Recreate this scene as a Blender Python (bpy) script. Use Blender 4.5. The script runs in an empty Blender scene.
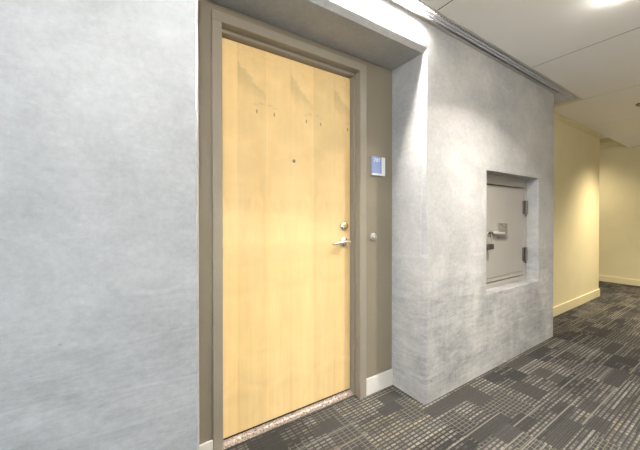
import bpy, bmesh, math, random
from mathutils import Vector, Matrix
random.seed(7)
S = bpy.context.scene
C = S.collection

# ------------------------------------------------------------------ helpers
def box(bm, x0, x1, y0, y1, z0, z1):
    v = [bm.verts.new((x, y, z)) for x in (x0, x1) for y in (y0, y1) for z in (z0, z1)]
    for f in ((0, 1, 3, 2), (4, 6, 7, 5), (0, 4, 5, 1), (2, 3, 7, 6), (0, 2, 6, 4), (1, 5, 7, 3)):
        bm.faces.new([v[i] for i in f])

def prism(bm, poly, axis, a, b):
    """extrude a 2-D polygon along an axis: 'z' -> (x,y), 'x' -> (y,z), 'y' -> (x,z)"""
    def p(q, t):
        return {'z': (q[0], q[1], t), 'x': (t, q[0], q[1]), 'y': (q[0], t, q[1])}[axis]
    A = [bm.verts.new(p(q, a)) for q in poly]
    B = [bm.verts.new(p(q, b)) for q in poly]
    n = len(poly)
    bm.faces.new(A[::-1]); bm.faces.new(B)
    for i in range(n):
        bm.faces.new((A[i], A[(i + 1) % n], B[(i + 1) % n], B[i]))

def lathe(bm, prof, loc, axis='y', n=32):
    """prof: list of (radius, distance along axis); negative y is towards the viewer"""
    rings = []
    for r, t in prof:
        ring = []
        for k in range(n):
            a = 2 * math.pi * k / n
            c, s = r * math.cos(a), r * math.sin(a)
            q = {'y': (c, t, s), 'z': (c, s, t), 'x': (t, c, s)}[axis]
            ring.append(bm.verts.new((loc[0] + q[0], loc[1] + q[1], loc[2] + q[2])))
        rings.append(ring)
    for A, B in zip(rings, rings[1:]):
        for k in range(n):
            bm.faces.new((A[k], A[(k + 1) % n], B[(k + 1) % n], B[k]))
    bm.faces.new(rings[0][::-1]); bm.faces.new(rings[-1])

def tube(bm, pts, radii, n=14, flat=1.0):
    pts = [Vector(p) for p in pts]
    rings = []
    for i, p in enumerate(pts):
        d = (pts[min(i + 1, len(pts) - 1)] - pts[max(i - 1, 0)]).normalized()
        up = Vector((0, 0, 1)) if abs(d.z) < .9 else Vector((0, 1, 0))
        a = d.cross(up).normalized(); b = a.cross(d).normalized()
        r = radii[i] if isinstance(radii, (list, tuple)) else radii
        rings.append([bm.verts.new(p + r * (math.cos(t) * a * flat + math.sin(t) * b))
                      for t in (2 * math.pi * k / n for k in range(n))])
    for A, B in zip(rings, rings[1:]):
        for k in range(n):
            bm.faces.new((A[k], A[(k + 1) % n], B[(k + 1) % n], B[k]))
    bm.faces.new(rings[0][::-1]); bm.faces.new(rings[-1])

def obj(name, bm, mat, parent=None, bevel=0, smooth=False, seg=2):
    bmesh.ops.recalc_face_normals(bm, faces=bm.faces[:])
    me = bpy.data.meshes.new(name); bm.to_mesh(me); bm.free()
    o = bpy.data.objects.new(name, me); C.objects.link(o)
    me.materials.append(mat)
    if smooth:
        me.shade_smooth()
        me.set_sharp_from_angle(angle=math.radians(35))
    if bevel:
        m = o.modifiers.new('bevel', 'BEVEL'); m.width = bevel; m.segments = seg
        m.limit_method = 'ANGLE'; m.angle_limit = math.radians(40)
    if parent:
        o.parent = parent
        o.matrix_parent_inverse = Matrix.Translation(-Vector(parent.location))
    return o

def thing(name, label, cat, loc, group=None):
    o = bpy.data.objects.new(name, None); C.objects.link(o)
    o.location = loc; o.empty_display_size = .05
    o['label'] = label; o['category'] = cat
    if group: o['group'] = group
    return o

def struct(o, label=None, cat=None):
    o['kind'] = 'structure'
    if label: o['label'] = label
    if cat: o['category'] = cat
    return o

# ------------------------------------------------------------------ materials
class NT:
    def __init__(s, name, rough=.5, metal=0., spec=.5):
        s.mat = bpy.data.materials.new(name); s.mat.use_nodes = True
        s.t = s.mat.node_tree; s.b = s.t.nodes['Principled BSDF']
        s.b.inputs['Roughness'].default_value = rough
        s.b.inputs['Metallic'].default_value = metal
        s.b.inputs['Specular IOR Level'].default_value = spec
        s.co = s.t.nodes.new('ShaderNodeNewGeometry').outputs['Position']
    def n(s, k): return s.t.nodes.new(k)
    def L(s, a, b): s.t.links.new(a, b)
    def put(s, sock, v):
        if isinstance(v, bpy.types.NodeSocket): s.L(v, sock)
        else: sock.default_value = v
    def m(s, op, a, b=None, c=None, clamp=False):
        q = s.n('ShaderNodeMath'); q.operation = op; q.use_clamp = clamp
        for i, v in enumerate((a, b, c)):
            if v is not None: s.put(q.inputs[i], v)
        return q.outputs[0]
    def xyz(s, v=None):
        q = s.n('ShaderNodeSeparateXYZ'); s.L(v or s.co, q.inputs[0]); return q.outputs
    def vec(s, x, y, z):
        q = s.n('ShaderNodeCombineXYZ')
        for i, v in enumerate((x, y, z)): s.put(q.inputs[i], v)
        return q.outputs[0]
    def sc(s, x, y, z, v=None):
        q = s.n('ShaderNodeVectorMath'); q.operation = 'MULTIPLY'
        s.L(v or s.co, q.inputs[0]); q.inputs[1].default_value = (x, y, z); return q.outputs[0]
    def noise(s, scale, detail=4, rough=.55, v=None, dist=0.):
        q = s.n('ShaderNodeTexNoise'); s.L(v or s.co, q.inputs['Vector'])
        q.inputs['Scale'].default_value = scale; q.inputs['Detail'].default_value = detail
        q.inputs['Roughness'].default_value = rough; q.inputs['Distortion'].default_value = dist
        return q.outputs[0]
    def white(s, x, y, z=0.):
        q = s.n('ShaderNodeTexWhiteNoise'); s.L(s.vec(x, y, z), q.inputs['Vector']); return q.outputs[0]
    def rng(s, v, a, b, c, d, smooth=False):
        q = s.n('ShaderNodeMapRange'); q.clamp = True
        if smooth: q.interpolation_type = 'SMOOTHSTEP'
        for i, w in enumerate((v, a, b, c, d)): s.put(q.inputs[i], w)
        return q.outputs[0]
    def mix(s, f, a, b, mode='MIX'):
        q = s.n('ShaderNodeMix'); q.data_type = 'RGBA'; q.blend_type = mode
        s.put(q.inputs[0], f)
        for sk, v in ((q.inputs[6], a), (q.inputs[7], b)):
            s.put(sk, v if isinstance(v, bpy.types.NodeSocket) else (*v, 1.))
        return q.outputs[2]
    def gray(s, v):
        q = s.n('ShaderNodeCombineColor')
        for i in range(3): s.L(v, q.inputs[i])
        return q.outputs[0]
    def color(s, c):
        s.put(s.b.inputs['Base Color'], c if isinstance(c, bpy.types.NodeSocket) else (*c, 1.)); return s
    def rough(s, r): s.put(s.b.inputs['Roughness'], r); return s
    def bump(s, h, strength=.2, dist=.002):
        q = s.n('ShaderNodeBump'); q.inputs['Strength'].default_value = strength
        q.inputs['Distance'].default_value = dist
        s.L(h, q.inputs['Height']); s.L(q.outputs[0], s.b.inputs['Normal']); return s

def paint(name, col, rough=.55, var=.04, bump=.06, spec=.4):
    t = NT(name, rough, 0, spec)
    n = t.noise(3.0, 3)
    f = t.rng(n, .3, .7, 1 - var, 1 + var)
    t.color(t.mix(1., col, t.gray(f), 'MULTIPLY'))
    t.bump(t.noise(260, 2), bump, .001)
    return t.mat

def metal(name, col, rough=.3, var=.08):
    t = NT(name, rough, 1.)
    n = t.noise(40, 3)
    t.color(t.mix(1., col, t.gray(t.rng(n, .3, .7, 1 - var, 1 + var)), 'MULTIPLY'))
    t.rough(t.rng(n, .3, .7, rough * .8, rough * 1.2))
    return t.mat

def emit(name, col, strength):
    t = NT(name, .5)
    t.color((.8, .8, .8))
    t.b.inputs['Emission Color'].default_value = (*col, 1)
    # a lamp face is brightest in the middle of each diode cell: slight procedural variation
    t.put(t.b.inputs['Emission Strength'], t.rng(t.noise(30, 1), .3, .7, strength * .92, strength * 1.08))
    return t.mat

def concrete():
    t = NT('polished concrete plaster', .5, 0, .4)
    x, y, z = t.xyz()
    big = t.noise(1.7, 6, .62, dist=.8)
    mid = t.noise(5.0, 9, .72, dist=.5)
    fine = t.noise(45, 6, .75)
    # trowel plates: sharp edged overlapping passes of the blade
    wob0 = t.noise(2.6, 7, .68, v=t.sc(1, 1, 1.25), dist=.9)
    pl = t.m('ADD', t.rng(wob0, .44, .465, 0, .5, True), t.rng(wob0, .55, .565, 0, .5, True))
    sweep = t.noise(1., 7, .72, v=t.sc(4.5, 4.5, 24), dist=1.0)
    run = t.noise(1., 8, .7, v=t.sc(16, 16, 1.8), dist=.3)
    low = t.rng(z, 1.05, .55, 0., 1., True)                     # rougher lower pour
    right = t.rng(x, 1.4, 1.8, .0, 1., True)                     # the column is more worn than the left panel
    amt = t.m('ADD', .40, t.m('MULTIPLY', right, t.m('ADD', .12, t.m('MULTIPLY', low, .22))))
    v = t.m('MULTIPLY', t.m('SUBTRACT', big, .5), t.m('MULTIPLY', amt, 1.35))
    v = t.m('ADD', v, t.m('MULTIPLY', t.m('SUBTRACT', mid, .5), t.m('MULTIPLY', amt, 1.15)))
    v = t.m('ADD', v, t.m('MULTIPLY', t.m('SUBTRACT', pl, .5), t.m('MULTIPLY', amt, .16)))
    lowamt = t.m('MULTIPLY', low, t.m('ADD', .5, t.m('MULTIPLY', right, .25)))
    v = t.m('ADD', v, t.m('MULTIPLY', t.m('SUBTRACT', sweep, .5), t.m('ADD', .14, t.m('MULTIPLY', lowamt, 1.5))))
    v = t.m('ADD', v, t.m('MULTIPLY', t.m('SUBTRACT', run, .5), t.m('MULTIPLY', t.m('MULTIPLY', low, right), .55)))
    v = t.m('ADD', v, t.m('MULTIPLY', t.m('SUBTRACT', fine, .5), .5))
    # pour line at waist height with pale flecks and small dark chips
    wob = t.m('ADD', z, t.m('MULTIPLY', t.m('SUBTRACT', t.noise(3.0, 4, .6), .5), .16))
    line = t.m('SUBTRACT', 1., t.m('MULTIPLY', t.m('ABSOLUTE', t.m('SUBTRACT', wob, .93)), 55.), clamp=True)
    v = t.m('ADD', v, t.m('MULTIPLY', line, t.rng(t.noise(9, 3), .40, .65, 0., .22)))
    sk = t.noise(1., 2, .5, v=t.sc(9, 9, 34), dist=2.2)
    fleck = t.rng(sk, .62, .70, 0., .06)
    v = t.m('ADD', v, fleck)
    chip = t.rng(t.noise(1., 2, .5, v=t.sc(17, 17, 48)), .745, .77, 0., 1.)
    v = t.m('SUBTRACT', v, t.m('MULTIPLY', chip, t.m('ADD', .06, t.m('MULTIPLY', low, .30))))
    k = t.m('ADD', 1., v)
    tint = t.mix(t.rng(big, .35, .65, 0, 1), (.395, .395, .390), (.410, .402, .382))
    tint = t.mix(t.rng(x, .6, 1.0, 1, 0), tint, (.378, .397, .415))      # cool light cast on the left panel, put into the colour
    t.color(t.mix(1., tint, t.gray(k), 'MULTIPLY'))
    t.rough(t.rng(mid, .3, .7, .42, .62))
    h = t.m('ADD', t.m('MULTIPLY', fine, .35), t.m('MULTIPLY', sweep, .5))
    t.bump(h, .18, .003)
    return t.mat

def carpet():
    t = NT('woven carpet tile', .95, 0, .1)
    x, y, z = t.xyz()
    fl = lambda a, p: t.m('FLOOR', t.m('DIVIDE', a, p))
    fr = lambda a, p: t.m('FRACT', t.m('DIVIDE', a, p))
    gt = lambda a, b: t.m('GREATER_THAN', a, b)
    # blocks of weave: two layers of random rectangles
    r1 = fl(y, .168)
    x1 = t.m('ADD', x, t.m('MULTIPLY', t.white(r1, 3.), .7))
    w1 = t.white(fl(x1, .34), r1, 1.)
    c2 = fl(x, .153)
    y2 = t.m('ADD', y, t.m('MULTIPLY', t.white(c2, 9.), .5))
    w2 = t.white(c2, fl(y2, .252), 5.)
    w3 = t.white(fl(x1, .17), fl(y, .084), 7.)
    # cells between dark weft and warp threads
    px, py = .038, .0215
    cx, cy = fl(x, px), fl(y, py)
    fx, fy = fr(x, px), fr(y, py)
    gx = t.m('MULTIPLY', t.rng(fx, .02, .10, 0, 1), t.rng(fx, .82, .90, 1, 0))
    gy = t.m('MULTIPLY', t.rng(fy, .05, .2, 0, 1), t.rng(fy, .58, .74, 1, 0))
    cell = t.m('MULTIPLY', gx, gy)
    rc = t.white(cx, cy, 2.)
    row = t.white(cy, fl(x1, .34), 4.)
    blk = t.m('ADD', t.m('MULTIPLY', w1, .5), t.m('MULTIPLY', w2, .5))
    # most blocks are a grid of greyish cells, their tone set by block, row and cell
    tone = t.m('ADD', t.rng(blk, .15, .80, .14, .72), t.m('ADD', t.m('MULTIPLY', t.m('SUBTRACT', row, .5), .55), t.m('MULTIPLY', t.m('SUBTRACT', rc, .5), .36)))
    lev = t.m('MULTIPLY', cell, t.m('MAXIMUM', tone, 0.))
    # some blocks are the negative: dark squares outlined by pale threads
    neg = gt(w2, .82)
    inv = t.m('MULTIPLY', t.m('SUBTRACT', 1., t.m('MULTIPLY', t.rng(fx, .10, .16, 0, 1), t.rng(fy, .14, .24, 0, 1))), .42)
    lev = t.m('ADD', t.m('MULTIPLY', lev, t.m('SUBTRACT', 1., neg)), t.m('MULTIPLY', inv, neg))
    # plain dark blocks
    lev = t.m('MULTIPLY', lev, t.m('SUBTRACT', 1., t.m('MULTIPLY', gt(w3, .80), .92)))
    # pale pin lines running along the corridor
    ln = t.rng(t.m('ABSOLUTE', t.m('SUBTRACT', fr(y, .052), .5)), .05, .085, 1., 0.)
    ln = t.m('MULTIPLY', ln, gt(t.white(fl(y, .052), fl(x1, .34), 6.), .72))
    lev = t.m('MAXIMUM', lev, t.m('MULTIPLY', ln, .55))
    # pile ribs
    rib = t.rng(t.m('ABSOLUTE', t.m('SUBTRACT', fr(y, .0105), .5)), .1, .45, 1., .0)
    pile = t.noise(420, 2)
    dark = t.mix(t.rng(w1, 0, 1, 0, 1), (.031, .030, .028), (.050, .047, .043))
    dark = t.mix(1., dark, t.gray(t.m('ADD', .72, t.m('MULTIPLY', rib, .4))), 'MULTIPLY')
    pale = t.mix(t.rng(t.white(cy, r1, 11.), .8, .86, 0, 1), (.235, .218, .19), (.24, .205, .14))
    col = t.mix(t.m('MULTIPLY', lev, .9), dark, pale)
    col = t.mix(1., col, t.gray(t.rng(pile, .25, .75, .62, 1.38)), 'MULTIPLY')
    t.color(col)
    t.bump(t.m('ADD', t.m('MULTIPLY', rib, .6), t.m('ADD', pile, lev)), .5, .003)
    return t.mat

def birch():
    t = NT('book matched birch veneer', .34, 0, .45)
    x, y, z = t.xyz()
    W = .159
    u = t.m('PINGPONG', t.m('SUBTRACT', x, .641 - 4 * W), W)      # mirrored leaf to leaf
    sid = t.m('FLOOR', t.m('DIVIDE', t.m('SUBTRACT', x, .641 - 4 * W), W))
    par = t.m('FLOORED_MODULO', sid, 2.)
    P = t.vec(u, 0., z)
    grain = t.noise(1., 5, .65, v=t.sc(75, 1, 2.2, P), dist=.5)
    broad = t.noise(1., 3, .5, v=t.sc(9, 1, .9, P), dist=.8)
    flame = t.noise(1., 3, .5, v=t.sc(4.5, 1, 5.5, P), dist=1.4)
    c = t.mix(t.rng(broad, .3, .7, 0, 1), (.90, .68, .345), (.84, .59, .265))
    c = t.mix(t.rng(grain, .45, .75, 0, .10), c, (.47, .26, .09))
    k = t.rng(t.white(sid, 4.2), 0, 1, .91, 1.05)
    # chatoyance: diagonal figure across the head of every leaf
    wz = t.m('ADD', z, t.m('MULTIPLY', t.m('SUBTRACT', t.noise(22, 4, .65), .5), .10))
    q = t.m('DIVIDE', t.m('SUBTRACT', W, u), W)
    up = t.m('SUBTRACT', 2.045, t.m('MULTIPLY', q, .16))
    lo = t.m('SUBTRACT', 1.90, t.m('MULTIPLY', q, .05))
    head = t.m('MULTIPLY', t.rng(t.m('SUBTRACT', up, wz), -.008, .012, 0, 1, True), t.rng(t.m('SUBTRACT', wz, lo), -.04, .08, 0, 1, True))
    head = t.m('MULTIPLY', head, par)
    rip = t.noise(1., 3, .6, v=t.sc(30, 1, 70, P), dist=1.)
    topw = t.rng(z, 1.9, 2.12, 0, 1, True)
    k = t.m('ADD', k, t.m('MULTIPLY', t.m('SUBTRACT', rip, .5), t.m('MULTIPLY', topw, .22)))
    k = t.m('SUBTRACT', k, t.m('MULTIPLY', topw, .05))
    k = t.m('SUBTRACT', k, t.m('MULTIPLY', head, .15))
    k = t.m('ADD', k, t.m('MULTIPLY', t.m('SUBTRACT', flame, .5), .26))
    # swirl of figure at mid height next to each match line
    sw = t.m('ADD', t.m('POWER', t.m('DIVIDE', t.m('SUBTRACT', z, 1.27), .075), 2.),
             t.m('POWER', t.m('DIVIDE', t.m('SUBTRACT', u, .05), .04), 2.))
    ring = t.m('SINE', t.m('MULTIPLY', sw, 3.))
    k = t.m('ADD', k, t.m('MULTIPLY', ring, t.rng(sw, .0, 2.4, .035, 0.)))
    c = t.mix(1., c, t.gray(k), 'MULTIPLY')
    # pin knots, mirrored about the match lines
    def knot(uu, zz, ru, rz):
        d = t.m('ADD', t.m('POWER', t.m('DIVIDE', t.m('SUBTRACT', u, uu), ru), 2.),
                t.m('POWER', t.m('DIVIDE', t.m('SUBTRACT', z, zz), rz), 2.))
        return t.rng(d, .3, 1.2, 1., 0.)
    kn = t.m('MAXIMUM', knot(.052, 1.787, .005, .013), t.m('MULTIPLY', knot(.025, 1.835, .018, .006), .22))
    kn = t.m('MAXIMUM', kn, t.m('MULTIPLY', knot(.060, 1.824, .022, .006), .15))
    c = t.mix(t.m('MULTIPLY', kn, .65), c, (.16, .08, .03))
    # veneer joints
    j = t.m('MINIMUM', u, t.m('SUBTRACT', W, u))
    c = t.mix(t.rng(j, 0., .0012, .25, 0.), c, (.36, .2, .08))
    t.color(c)
    t.bump(grain, .03, .001)
    return t.mat

def granite():
    t = NT('speckled granite', .25, 0, .5)
    a = t.noise(95, 3, .6); b = t.noise(160, 2, .6); d = t.noise(60, 3, .6)
    c = t.mix(t.rng(a, .42, .58, 0, 1), (.30, .215, .175), (.50, .40, .34))
    c = t.mix(t.rng(b, .56, .62, 0, 1), c, (.07, .055, .05))
    c = t.mix(t.rng(d, .60, .66, 0, 1), c, (.72, .66, .60))
    t.color(c); return t.mat

M = dict(
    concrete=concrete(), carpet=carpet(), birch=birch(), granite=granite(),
    taupe=paint('taupe wall paint', (.225, .195, .145), .5, .03, .08),
    frame=paint('taupe enamel on steel', (.28, .25, .20), .33, .02, .02, .5),
    ceiling=paint('white ceiling paint', (.90, .875, .83), .8, .015, .05),
    yellow=paint('pale yellow wall paint', (.72, .635, .39), .6, .03, .06),
    yellow_trim=paint('cream trim enamel', (.74, .655, .41), .4, .02, .02),
    base=paint('off white trim enamel', (.66, .64, .60), .4, .03, .02),
    rear=paint('off white wall paint', (.78, .76, .72), .7, .02, .05),
    hatch=paint('warm grey enamel on steel', (.33, .31, .278), .4, .02, .015, .5),
    steel=metal('brushed steel', (.50, .48, .45), .5),
    chrome=metal('satin chrome', (.80, .78, .74), .2),
    darksteel=metal('dark weathered steel', (.20, .19, .175), .45),
    brass=metal('polished brass', (.80, .60, .24), .2),
    alu=metal('satin aluminium', (.60, .58, .55), .38),
    louvre=paint('grey enamelled louvre', (.74, .72, .74), .45, .02, .0, .5),
    void=paint('black duct lining', (.03, .03, .03), .9, .02, .0, .1),
    blue=paint('blue sign plastic', (.25, .32, .56), .35, .03, .0, .5),
    white=paint('white plastic', (.82, .82, .82), .35, .02, .0, .5),
    black=paint('black gap shade', (.015, .013, .012), .7, .02, .0, .3),
)

# ------------------------------------------------------------------ the setting
ZC = 2.438                                     # ceiling
YF, YN = 1.205, 1.487                          # concrete face, back of the door niche
XL, XR, XE = .209, 1.588, 3.56                 # niche edges and the end of the column
X0, X1, YB = -2.8, 7.40, -1.15                 # extent of the corridor

bm = bmesh.new(); box(bm, X0, X1, YB, 3.4, -.06, 0)
struct(obj('floor', bm, M['carpet']))

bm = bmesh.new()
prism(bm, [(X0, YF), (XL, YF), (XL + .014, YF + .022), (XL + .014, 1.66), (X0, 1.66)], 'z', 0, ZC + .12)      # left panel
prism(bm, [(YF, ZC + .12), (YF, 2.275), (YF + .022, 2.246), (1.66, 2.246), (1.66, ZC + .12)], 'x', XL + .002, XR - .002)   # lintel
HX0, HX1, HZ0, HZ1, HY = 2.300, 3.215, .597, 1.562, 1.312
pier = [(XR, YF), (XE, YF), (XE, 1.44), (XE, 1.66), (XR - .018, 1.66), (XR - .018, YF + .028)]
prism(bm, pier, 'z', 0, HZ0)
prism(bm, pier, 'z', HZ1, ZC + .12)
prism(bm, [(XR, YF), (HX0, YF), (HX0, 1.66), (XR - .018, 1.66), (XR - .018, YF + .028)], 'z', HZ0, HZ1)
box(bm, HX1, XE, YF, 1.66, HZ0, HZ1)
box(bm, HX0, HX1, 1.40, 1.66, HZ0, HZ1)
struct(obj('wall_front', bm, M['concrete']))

FX0, FX1, FZ = .331, 1.318, 2.205              # outside of the door frame
bm = bmesh.new()
box(bm, XL + .014, FX0 + .004, YN, 1.66, 0, 2.246)
box(bm, FX1 - .004, XR - .018, YN, 1.66, 0, 2.246)
box(bm, FX0 + .004, FX1 - .004, YN, 1.66, FZ - .004, 2.246)
struct(obj('wall_niche', bm, M['taupe']))

bm = bmesh.new(); box(bm, XL + .014, FX0, YN - .013, YN, 0, .113)
struct(obj('baseboard_left', bm, M['base'], bevel=.004))
bm = bmesh.new(); box(bm, FX1, XR - .018, YN - .013, YN, 0, .113)
struct(obj('baseboard_right', bm, M['base'], bevel=.004))

YW, XW = 1.445, 5.95                           # the yellow side wall and its corner
bm = bmesh.new(); box(bm, XE, XW, YW, 1.66, 0, 2.75); box(bm, XW - .2, XW, 1.66, 3.4, 0, 2.75)
struct(obj('wall_corridor', bm, M['yellow']))
bm = bmesh.new(); box(bm, XE, XW + .014, YW - .014, YW, 0, .113); box(bm, XW, XW + .014, YW, 3.4, 0, .113)
struct(obj('baseboard_corridor', bm, M['yellow_trim'], bevel=.004))
bm = bmesh.new(); box(bm, X1, X1 + .12, YB, 3.4, 0, 2.75)
struct(obj('wall_far', bm, M['yellow']))
bm = bmesh.new(); box(bm, X1 - .014, X1, YB, 3.4, 0, .105)
struct(obj('baseboard_far', bm, M['yellow_trim'], bevel=.004))
bm = bmesh.new(); box(bm, X0, X1, YB - .1, YB, 0, 2.75)
struct(obj('wall_rear', bm, M['rear']))

# crown mouldings
crown = [(0, .0), (-.010, .0), (-.012, .018), (-.022, .022), (-.022, .040), (-.034, .046), (-.034, .062), (0, .062)]
bm = bmesh.new()
prism(bm, [(YW + a, 2.384 + b) for a, b in crown], 'x', XE, XW + .02)
struct(obj('trim_1', bm, M['yellow_trim']))
bm = bmesh.new()
prism(bm, [(X1 + 1.6 * a, 2.49 + 1.6 * b) for a, b in crown], 'y', 1.45, 3.4)
struct(obj('trim_2', bm, M['yellow_trim']))

# ceiling of boards with open joints; the slot for the linear fixture is left out
SY0, SXE = 1.104, 3.99
bm = bmesh.new()
g = .0045
xs = [X0, -.955, .297, 1.549, 2.799, 4.022, 5.30, 6.55, X1]
for a, b in zip(xs, xs[1:]):
    a2, b2 = a + (g if a != X0 else 0), b - (g if b != X1 else 0)
    if a < 4.0:
        box(bm, a2, b2, YB, SY0, ZC, ZC + .05)
        if b > SXE: box(bm, SXE, b2, SY0, 1.42, ZC, ZC + .05)
    else:
        box(bm, a2, b2, YB, 1.42, ZC, ZC + .05)
box(bm, X0, X1, YB, SY0 - .01, ZC + .05, ZC + .09)
box(bm, SXE + .01, X1, SY0 - .02, 1.42, ZC + .05, ZC + .09)
box(bm, XE, SXE, 1.36, 1.42, ZC, ZC + .05)
box(bm, XE, XW + .03, 1.40, YW + .02, ZC + .008, ZC + .05)
struct(obj('ceiling', bm, M['ceiling']))
bm = bmesh.new()                                # black strip standing for the shadow inside every open joint
for q in xs[1:-1]:
    box(bm, q - g, q + g, YB, SY0 - .002 if q < 4 else 1.418, ZC + .0015, ZC + .03)
struct(obj('joint_shade', bm, M['black']))
bm = bmesh.new(); box(bm, XW - .1, X1 + .1, 1.40, 3.4, 2.66, 2.72); box(bm, XW, X1, 1.40, 1.42, ZC + .05, 2.70)
struct(obj('ceiling_passage', bm, M['ceiling']))

# ------------------------------------------------------------------ entrance door
door = thing('door_1', 'blond birch apartment door in a taupe steel frame inside the concrete niche', 'door', (.825, YN, 0))
struct(door)
DY = 1.562                                     # face of the door leaf
RX0, RX1, RZ = .378, 1.264, 2.157              # first rabbet
TX0, TX1, TZ = .392, 1.250, 2.138              # stop
prof = lambda o, r, s, sg: [(o, YN - .013), (r, YN - .013), (r, 1.524), (s, 1.524), (s, 1.60), (r, 1.60), (r, 1.655), (o, 1.655)]
bm = bmesh.new()
prism(bm, prof(FX0, RX0, TX0, 1), 'z', 0, RZ)
prism(bm, prof(FX1, RX1, TX1, -1), 'z', 0, RZ)
prism(bm, [(YN - .013, FZ), (YN - .013, RZ), (1.524, RZ), (1.524, TZ), (1.60, TZ), (1.60, RZ), (1.655, RZ), (1.655, FZ)], 'x', FX0, FX1)
obj('door_frame', bm, M['frame'], door, bevel=.0025)
bm = bmesh.new(); box(bm, TX0 + .003, TX1 - .003, DY, DY + .034, .036, TZ - .003)
leaf = obj('door_leaf', bm, M['birch'], door, bevel=.0015)
bm = bmesh.new(); box(bm, TX0 + .006, TX1 - .006, DY + .006, DY + .03, .024, .036)
obj('door_gap_strip', bm, M['black'], leaf)  # black strip in place of the dark open gap under the leaf
bm = bmesh.new()
lathe(bm, [(.0095, 0), (.0095, -.003), (.007, -.004), (.0055, -.004), (.005, -.0015)], (.820, DY, 1.535), n=24)
ph = obj('peephole', bm, M['darksteel'], door, smooth=True)
ph['label'] = 'small round dark metal peephole'
bm = bmesh.new()
lathe(bm, [(.0048, -.0015), (.004, -.0035), (.002, -.0045)], (.820, DY, 1.535), n=16)
obj('lens', bm, M['chrome'], ph, smooth=True)
# deadbolt
bm = bmesh.new()
lathe(bm, [(.033, 0), (.033, -.006), (.030, -.012), (.024, -.020), (.021, -.022)], (1.192, DY, 1.140))
db = obj('deadbolt', bm, M['chrome'], door, smooth=True); db['label'] = 'round satin chrome deadbolt'
bm = bmesh.new()
lathe(bm, [(.016, -.022), (.016, -.0245), (.013, -.026)], (1.192, DY, 1.140), n=24)
cyl = obj('key_cylinder', bm, M['brass'], db, smooth=True)
# lever
bm = bmesh.new()
lathe(bm, [(.034, 0), (.034, -.005), (.031, -.011), (.020, -.016), (.015, -.020), (.014, -.040), (.017, -.044), (.0175, -.058), (.014, -.064)], (1.190, DY, 1.036))
hd = obj('door_handle', bm, M['chrome'], door, smooth=True); hd['label'] = 'satin chrome lever handle'
bm = bmesh.new()
tube(bm, [(1.192, DY - .052, 1.037), (1.172, DY - .053, 1.038), (1.145, DY - .055, 1.037), (1.115, DY - .056, 1.034), (1.09, DY - .054, 1.031), (1.074, DY - .048, 1.029), (1.070, DY - .044, 1.028)],
     [.013, .0125, .011, .0095, .009, .008, .005], flat=.75)
obj('lever', bm, M['chrome'], hd, smooth=True)
bm = bmesh.new(); lathe(bm, [(.009, -.064), (.009, -.066), (.007, -.067)], (1.190, DY, 1.036), n=20)
obj('key_cylinder', bm, M['brass'], hd, smooth=True)

th = bmesh.new()
prism(th, [(1.535, .0005), (1.539, .017), (1.546, .022), (1.64, .022), (1.64, .0005)], 'x', RX0 - .004 + .006, RX1 - .002)
t = obj('door_threshold', th, M['granite'])
t['label'] = 'pinkish speckled granite threshold strip along the bottom of the birch door'; t['category'] = 'threshold'

# ------------------------------------------------------------------ room sign and door bell
sg = thing('room_sign', 'small blue room number sign in a white holder beside the door', 'sign', (1.425, YN, 1.545))
bm = bmesh.new()
box(bm, 1.366, 1.489, YN - .006, YN - .0005, 1.484, 1.612)
holder = obj('holder', bm, M['white'], sg, bevel=.001)
bm = bmesh.new(); box(bm, 1.366, 1.466, YN - .018, YN - .006, 1.484, 1.497)
obj('lower_rail', bm, M['white'], holder, bevel=.002)
bm = bmesh.new(); box(bm, 1.456, 1.470, YN - .016, YN - .006, 1.484, 1.612)
box(bm, 1.476, 1.489, YN - .014, YN - .006, 1.484, 1.612)
obj('side_rail', bm, M['white'], holder, bevel=.002)
bm = bmesh.new(); box(bm, 1.366, 1.456, YN - .013, YN - .006, 1.497, 1.612)
obj('sign_plate', bm, M['blue'], sg, bevel=.001)
cu = bpy.data.curves.new('room_number', 'FONT'); cu.body = '707'; cu.size = .036; cu.extrude = .0008
cu.align_x = 'CENTER'; cu.space_character = 1.15
to = bpy.data.objects.new('tmp', cu); C.objects.link(to)
bpy.context.view_layer.update()
me = bpy.data.meshes.new_from_object(to.evaluated_get(bpy.context.evaluated_depsgraph_get()))
C.objects.unlink(to); bpy.data.objects.remove(to)
me.transform(Matrix.Translation((1.411, YN - .0138, 1.575)) @ Matrix.Rotation(math.pi / 2, 4, 'X'))
me.materials.clear(); me.materials.append(M['white']); me.name = 'room_number'
no = bpy.data.objects.new('room_number', me); C.objects.link(no); no.parent = sg
no.matrix_parent_inverse = Matrix.Translation(-Vector(sg.location))
no['label'] = 'white raised room number'

bl = thing('doorbell', 'small round metal doorbell on the taupe wall right of the door', 'doorbell', (1.388, YN, 1.064))
bm = bmesh.new()
lathe(bm, [(.028, -.0003), (.028, -.004), (.026, -.009), (.020, -.013), (.013, -.013), (.012, -.009)], (1.388, YN, 1.064))
obj('rosette', bm, M['steel'], bl, smooth=True)
bm = bmesh.new()
lathe(bm, [(.0112, -.009), (.0112, -.014), (.008, -.016), (.003, -.0165)], (1.388, YN, 1.064), n=24)
b = obj('push_button', bm, M['chrome'], bl, smooth=True); b['label'] = 'bright push button'

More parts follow.
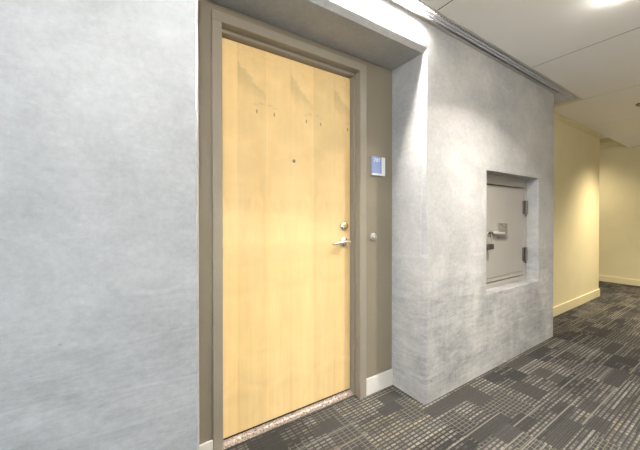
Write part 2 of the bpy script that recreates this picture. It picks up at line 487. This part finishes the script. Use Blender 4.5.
# ------------------------------------------------------------------ access hatch in the column
hx = thing('access_hatch', 'grey steel access hatch set in the square recess of the concrete column', 'access door', (2.76, 1.31, HZ0))
HF = 1.302
bm = bmesh.new()
box(bm, HX0, HX1, HF, 1.38, 1.478, 1.5619)
box(bm, HX0, HX1, HF, 1.38, .5971, .640)
box(bm, HX0, 2.345, HF, 1.38, .640, 1.478)
box(bm, 3.168, HX1, HF, 1.38, .640, 1.478)
obj('hatch_frame', bm, M['hatch'], hx, bevel=.002)
bm = bmesh.new(); box(bm, 2.350, 3.163, HF + .004, HF + .03, .646, 1.471)
panel = obj('door_panel', bm, M['hatch'], hx, bevel=.002)
bm = bmesh.new(); box(bm, 2.37, 3.145, HF - .002, HF + .004, .688, .692); box(bm, 2.36, 3.15, HF - .001, HF + .004, .652, .660)
obj('pressed_rib', bm, M['hatch'], panel, bevel=.001)
for z in (1.292, .846):
    bm = bmesh.new()
    for k in range(5):
        lathe(bm, [(.010, .001 - .0135), (.012, -.012), (.012, .012), (.010, .0125)], (3.172, HF - .012, z + (k - 2) * .026), 'z', 16)
    hg = obj('hinge', bm, M['darksteel'], hx, smooth=True)
    bm = bmesh.new(); box(bm, 3.135, 3.207, HF - .006, HF + .0045, z - .062, z + .062)
    obj('hinge_plate', bm, M['darksteel'], hg, bevel=.001)
    bm = bmesh.new(); lathe(bm, [(.004, -.088), (.008, -.080), (.008, -.066)], (3.172, HF - .012, z), 'z', 12)
    obj('hinge_pin', bm, M['darksteel'], hg, smooth=True)
bm = bmesh.new(); box(bm, 2.674, 2.826, HF - .006, HF + .004, 1.028, 1.148)
box(bm, 2.670, 2.832, HF - .016, HF + .004, 1.022, 1.030)
lp = obj('latch_plate', bm, M['steel'], hx, bevel=.002)
for dx, dz in ((-.03, .042), (.03, .042), (-.03, -.035), (-.005, .012)):
    bm = bmesh.new()
    lathe(bm, [(.009, -.006), (.008, -.009), (.004, -.0105)], (2.75 + dx, HF, 1.088 + dz), n=14)
    obj('screw_head', bm, M['chrome'], lp, smooth=True)
bm = bmesh.new()
tube(bm, [(2.735, HF - .020, 1.055), (2.66, HF - .024, 1.058), (2.57, HF - .018, 1.066), (2.55, HF - .016, 1.068)], [.015, .015, .015, .010], flat=.7)
obj('latch_lever', bm, M['hatch'], hx, smooth=True)
bm = bmesh.new()
tube(bm, [(2.56, HF - .014, 1.068), (2.39, HF - .014, 1.070)], .008)
tube(bm, [(2.455, HF - .014, 1.069), (2.455, HF - .052, 1.069)], .0065)
lathe(bm, [(.024, -.012), (.024, .012), (.016, .016)], (2.40, HF - .0125, 1.078), 'y', 20)
obj('latch_rod', bm, M['darksteel'], hx, smooth=True)

pk = thing('padlock', 'small padlock with a long shackle hanging from the hatch latch', 'padlock', (2.455, HF - .038, .935))

bm = bmesh.new(); box(bm, 2.406, 2.504, HF - .054, HF - .022, .934, .980)
obj('lock_body', bm, M['darksteel'], pk, bevel=.005)
bm = bmesh.new()
arc = [(2.455 + .038 * math.cos(a), HF - .038, 1.045 + .038 * math.sin(a)) for a in [math.pi * k / 10 for k in range(11)]]
tube(bm, [(2.493, HF - .038, .972)] + arc + [(2.417, HF - .038, .972)], .0055, n=10)
obj('shackle', bm, M['steel'], pk, smooth=True)

# ------------------------------------------------------------------ linear wall washer in the ceiling slot
fx = thing('linear_ceiling_fixture', 'long slim louvred slot fixture along the ceiling above the concrete wall', 'light fixture', (1.2, 1.15, ZC))
FXA = -1.6
bm = bmesh.new()
box(bm, FXA, SXE, 1.104, 1.119, ZC - .004, ZC + .045)           # outer rail
box(bm, FXA, 3.59, 1.182, 1.204, ZC - .006, ZC + .045)          # wall rail
box(bm, 3.575, 3.60, 1.204, 1.36, ZC - .002, ZC + .045)
box(bm, 3.60, SXE, 1.345, 1.36, ZC - .004, ZC + .045)
box(bm, 3.90, SXE, 1.119, 1.345, ZC - .003, ZC + .045)          # end plate
obj('rail', bm, M['alu'], fx, bevel=.001)
bm = bmesh.new()
for y in (1.1395, 1.1615):
    box(bm, FXA, 3.90, y - .0045, y + .0045, ZC - .003, ZC + .010)
x = FXA
while x < 3.60:
    box(bm, x - .001, x + .001, 1.119, 1.182, ZC + .004, ZC + .012); x += .030
while x < 3.90:
    box(bm, x - .002, x + .002, 1.119, 1.345, ZC + .001, ZC + .013); x += .018
for k in range(9):
    y = 1.19 + k * .018
    box(bm, 3.60, 3.90, y - .002, y + .002, ZC + .000, ZC + .013)
obj('louvre', bm, M['louvre'], fx)
bm = bmesh.new(); box(bm, FXA, 3.90, 1.119, 1.182, ZC + .047, ZC + .052); box(bm, 3.60, 3.90, 1.182, 1.345, ZC + .047, ZC + .052)
obj('housing', bm, M['void'], fx)
bm = bmesh.new(); box(bm, .15, 1.47, 1.127, 1.172, ZC + .030, ZC + .040)
lm = obj('lamp_strip', bm, emit('lamp strip', (1., .97, .92), 700.), fx); lm['label'] = 'lit white lamp section'

# ------------------------------------------------------------------ downlights
def downlight(x, y, label, col, power, lens):
    d = thing('downlight', label, 'ceiling light', (x, y, ZC))
    bm = bmesh.new()
    lathe(bm, [(.062, ZC - .001), (.064, ZC - .010), (.080, ZC - .008), (.084, ZC - .0002)], (x, y, 0), 'z', 36)
    obj('trim_ring', bm, M['white'], d, smooth=True)
    bm = bmesh.new()
    lathe(bm, [(.058, ZC - .001), (.057, ZC - .022), (.047, ZC - .034), (.024, ZC - .041), (.003, ZC - .042)], (x, y, 0), 'z', 32)
    obj('lens', bm, emit('lens glow', col, lens), d, smooth=True)
    return d

def spot(x, y, z, col, power, half=58, blend=.1, rad=.04, focus=3.):
    l = bpy.data.lights.new('spot', 'SPOT'); l.energy = power; l.color = col
    l.spot_size = math.radians(2 * half); l.spot_blend = blend; l.shadow_soft_size = rad
    l.use_nodes = True                                   # reflector lamp: more light straight down than sideways
    nt = l.node_tree; em = nt.nodes['Emission']
    tc = nt.nodes.new('ShaderNodeTexCoord'); sx = nt.nodes.new('ShaderNodeSeparateXYZ')
    ab = nt.nodes.new('ShaderNodeMath'); ab.operation = 'ABSOLUTE'
    pw = nt.nodes.new('ShaderNodeMath'); pw.operation = 'POWER'; pw.inputs[1].default_value = focus
    nt.links.new(tc.outputs['Normal'], sx.inputs[0]); nt.links.new(sx.outputs[2], ab.inputs[0])
    nt.links.new(ab.outputs[0], pw.inputs[0]); nt.links.new(pw.outputs[0], em.inputs['Strength'])
    o = bpy.data.objects.new('downlight_or_fill', l); C.objects.link(o); o.location = (x, y, z)

def fill_point(x, y, z, col, power):
    l = bpy.data.lights.new('fill_point', 'POINT'); l.energy = power; l.color = col; l.shadow_soft_size = .09
    o = bpy.data.objects.new('fill_light', l); C.objects.link(o); o.location = (x, y, z)

WHITE, WARM = (1., .95, .88), (1., .87, .66)
downlight(2.24, .450, 'round lit white downlight in the ceiling nearest the camera, opposite the hatch', WHITE, 0, 70)
spot(2.05, .42, ZC - .045, WHITE, 330, 62.5, .06, .03, 3.6)
for px, e in ((-.16, 64), (2.0, 3)):        # unseen fill points added behind the camera to brighten door and walls
    fill_point(px, -.50, ZC - .12, WHITE, e)

dd = thing('ceiling_detector', 'small round dark metal ceiling fitting further down the corridor', 'ceiling fitting', (4.75, .775, ZC))
bm = bmesh.new()
lathe(bm, [(.080, ZC - .0002), (.080, ZC - .010), (.066, ZC - .016), (.060, ZC - .012)], (4.70, .765, 0), 'z', 32)
obj('trim_ring', bm, M['darksteel'], dd, smooth=True)
bm = bmesh.new()
lathe(bm, [(.058, ZC - .011), (.050, ZC - .024), (.030, ZC - .034), (.004, ZC - .037)], (4.70, .765, 0), 'z', 28)
obj('cover', bm, M['steel'], dd, smooth=True)

for px in (2.0, 3.6):                                  # unseen fill spots added: opposite wall bounces light to the ceiling
    spot(px, -.72, ZC - .03, WHITE, 95, 70, .4, .06, 2.)
spot(5.58, .70, ZC - .045, WARM, 430, 62, .7, .14, 3.)  # assumed unseen lamp, without a fixture, for the bright patch on the yellow wall
spot(6.75, 1.95, 2.60, WARM, 130, 64, .8, .12)  # assumed unseen lamp round the corner, lights the far wall

# ------------------------------------------------------------------ unseen cool fill light, assumed at the open corridor end; no window built
def area(name, loc, rot, sx, sy, power, col):
    l = bpy.data.lights.new(name, 'AREA'); l.shape = 'RECTANGLE'; l.size = sx; l.size_y = sy
    l.energy = power; l.color = col
    o = bpy.data.objects.new(name, l); C.objects.link(o); o.location = loc; o.rotation_euler = rot
    return o
area('assumed_cool_fill', (X0 + .05, .02, 1.25), (0, math.radians(-90), 0), 2.0, 2.2, 42, (.56, .77, 1.))

w = bpy.data.worlds.new('World'); S.world = w; w.use_nodes = True
w.node_tree.nodes['Background'].inputs[0].default_value = (.85, .92, 1., 1)
w.node_tree.nodes['Background'].inputs[1].default_value = .5

# ------------------------------------------------------------------ camera
f, yaw, pit, roll, cy = 293.3335, .57200755, -.00719219, -.00048152, 219.188
F = Vector((math.sin(yaw) * math.cos(pit), math.cos(yaw) * math.cos(pit), math.sin(pit)))
r0 = Vector((math.cos(yaw), -math.sin(yaw), 0)); u0 = r0.cross(F)
r = math.cos(roll) * r0 + math.sin(roll) * u0
u = -math.sin(roll) * r0 + math.cos(roll) * u0
cam = bpy.data.cameras.new('camera'); co = bpy.data.objects.new('camera', cam); C.objects.link(co)
co.matrix_world = Matrix(((r.x, u.x, -F.x, 0), (r.y, u.y, -F.y, 0), (r.z, u.z, -F.z, 1.2), (0, 0, 0, 1)))
cam.sensor_fit = 'HORIZONTAL'; cam.sensor_width = 36; cam.lens = f / 640 * 36
cam.shift_y = (cy - 225) / 640; cam.clip_start = .02
S.camera = co

S.view_settings.view_transform = 'Standard'; S.view_settings.look = 'None'
S.view_settings.gamma = 1; S.view_settings.use_curve_mapping = False
S.view_settings.exposure = 0.15
S.cycles.use_denoising = True
S.cycles.max_bounces = 10; S.cycles.diffuse_bounces = 6
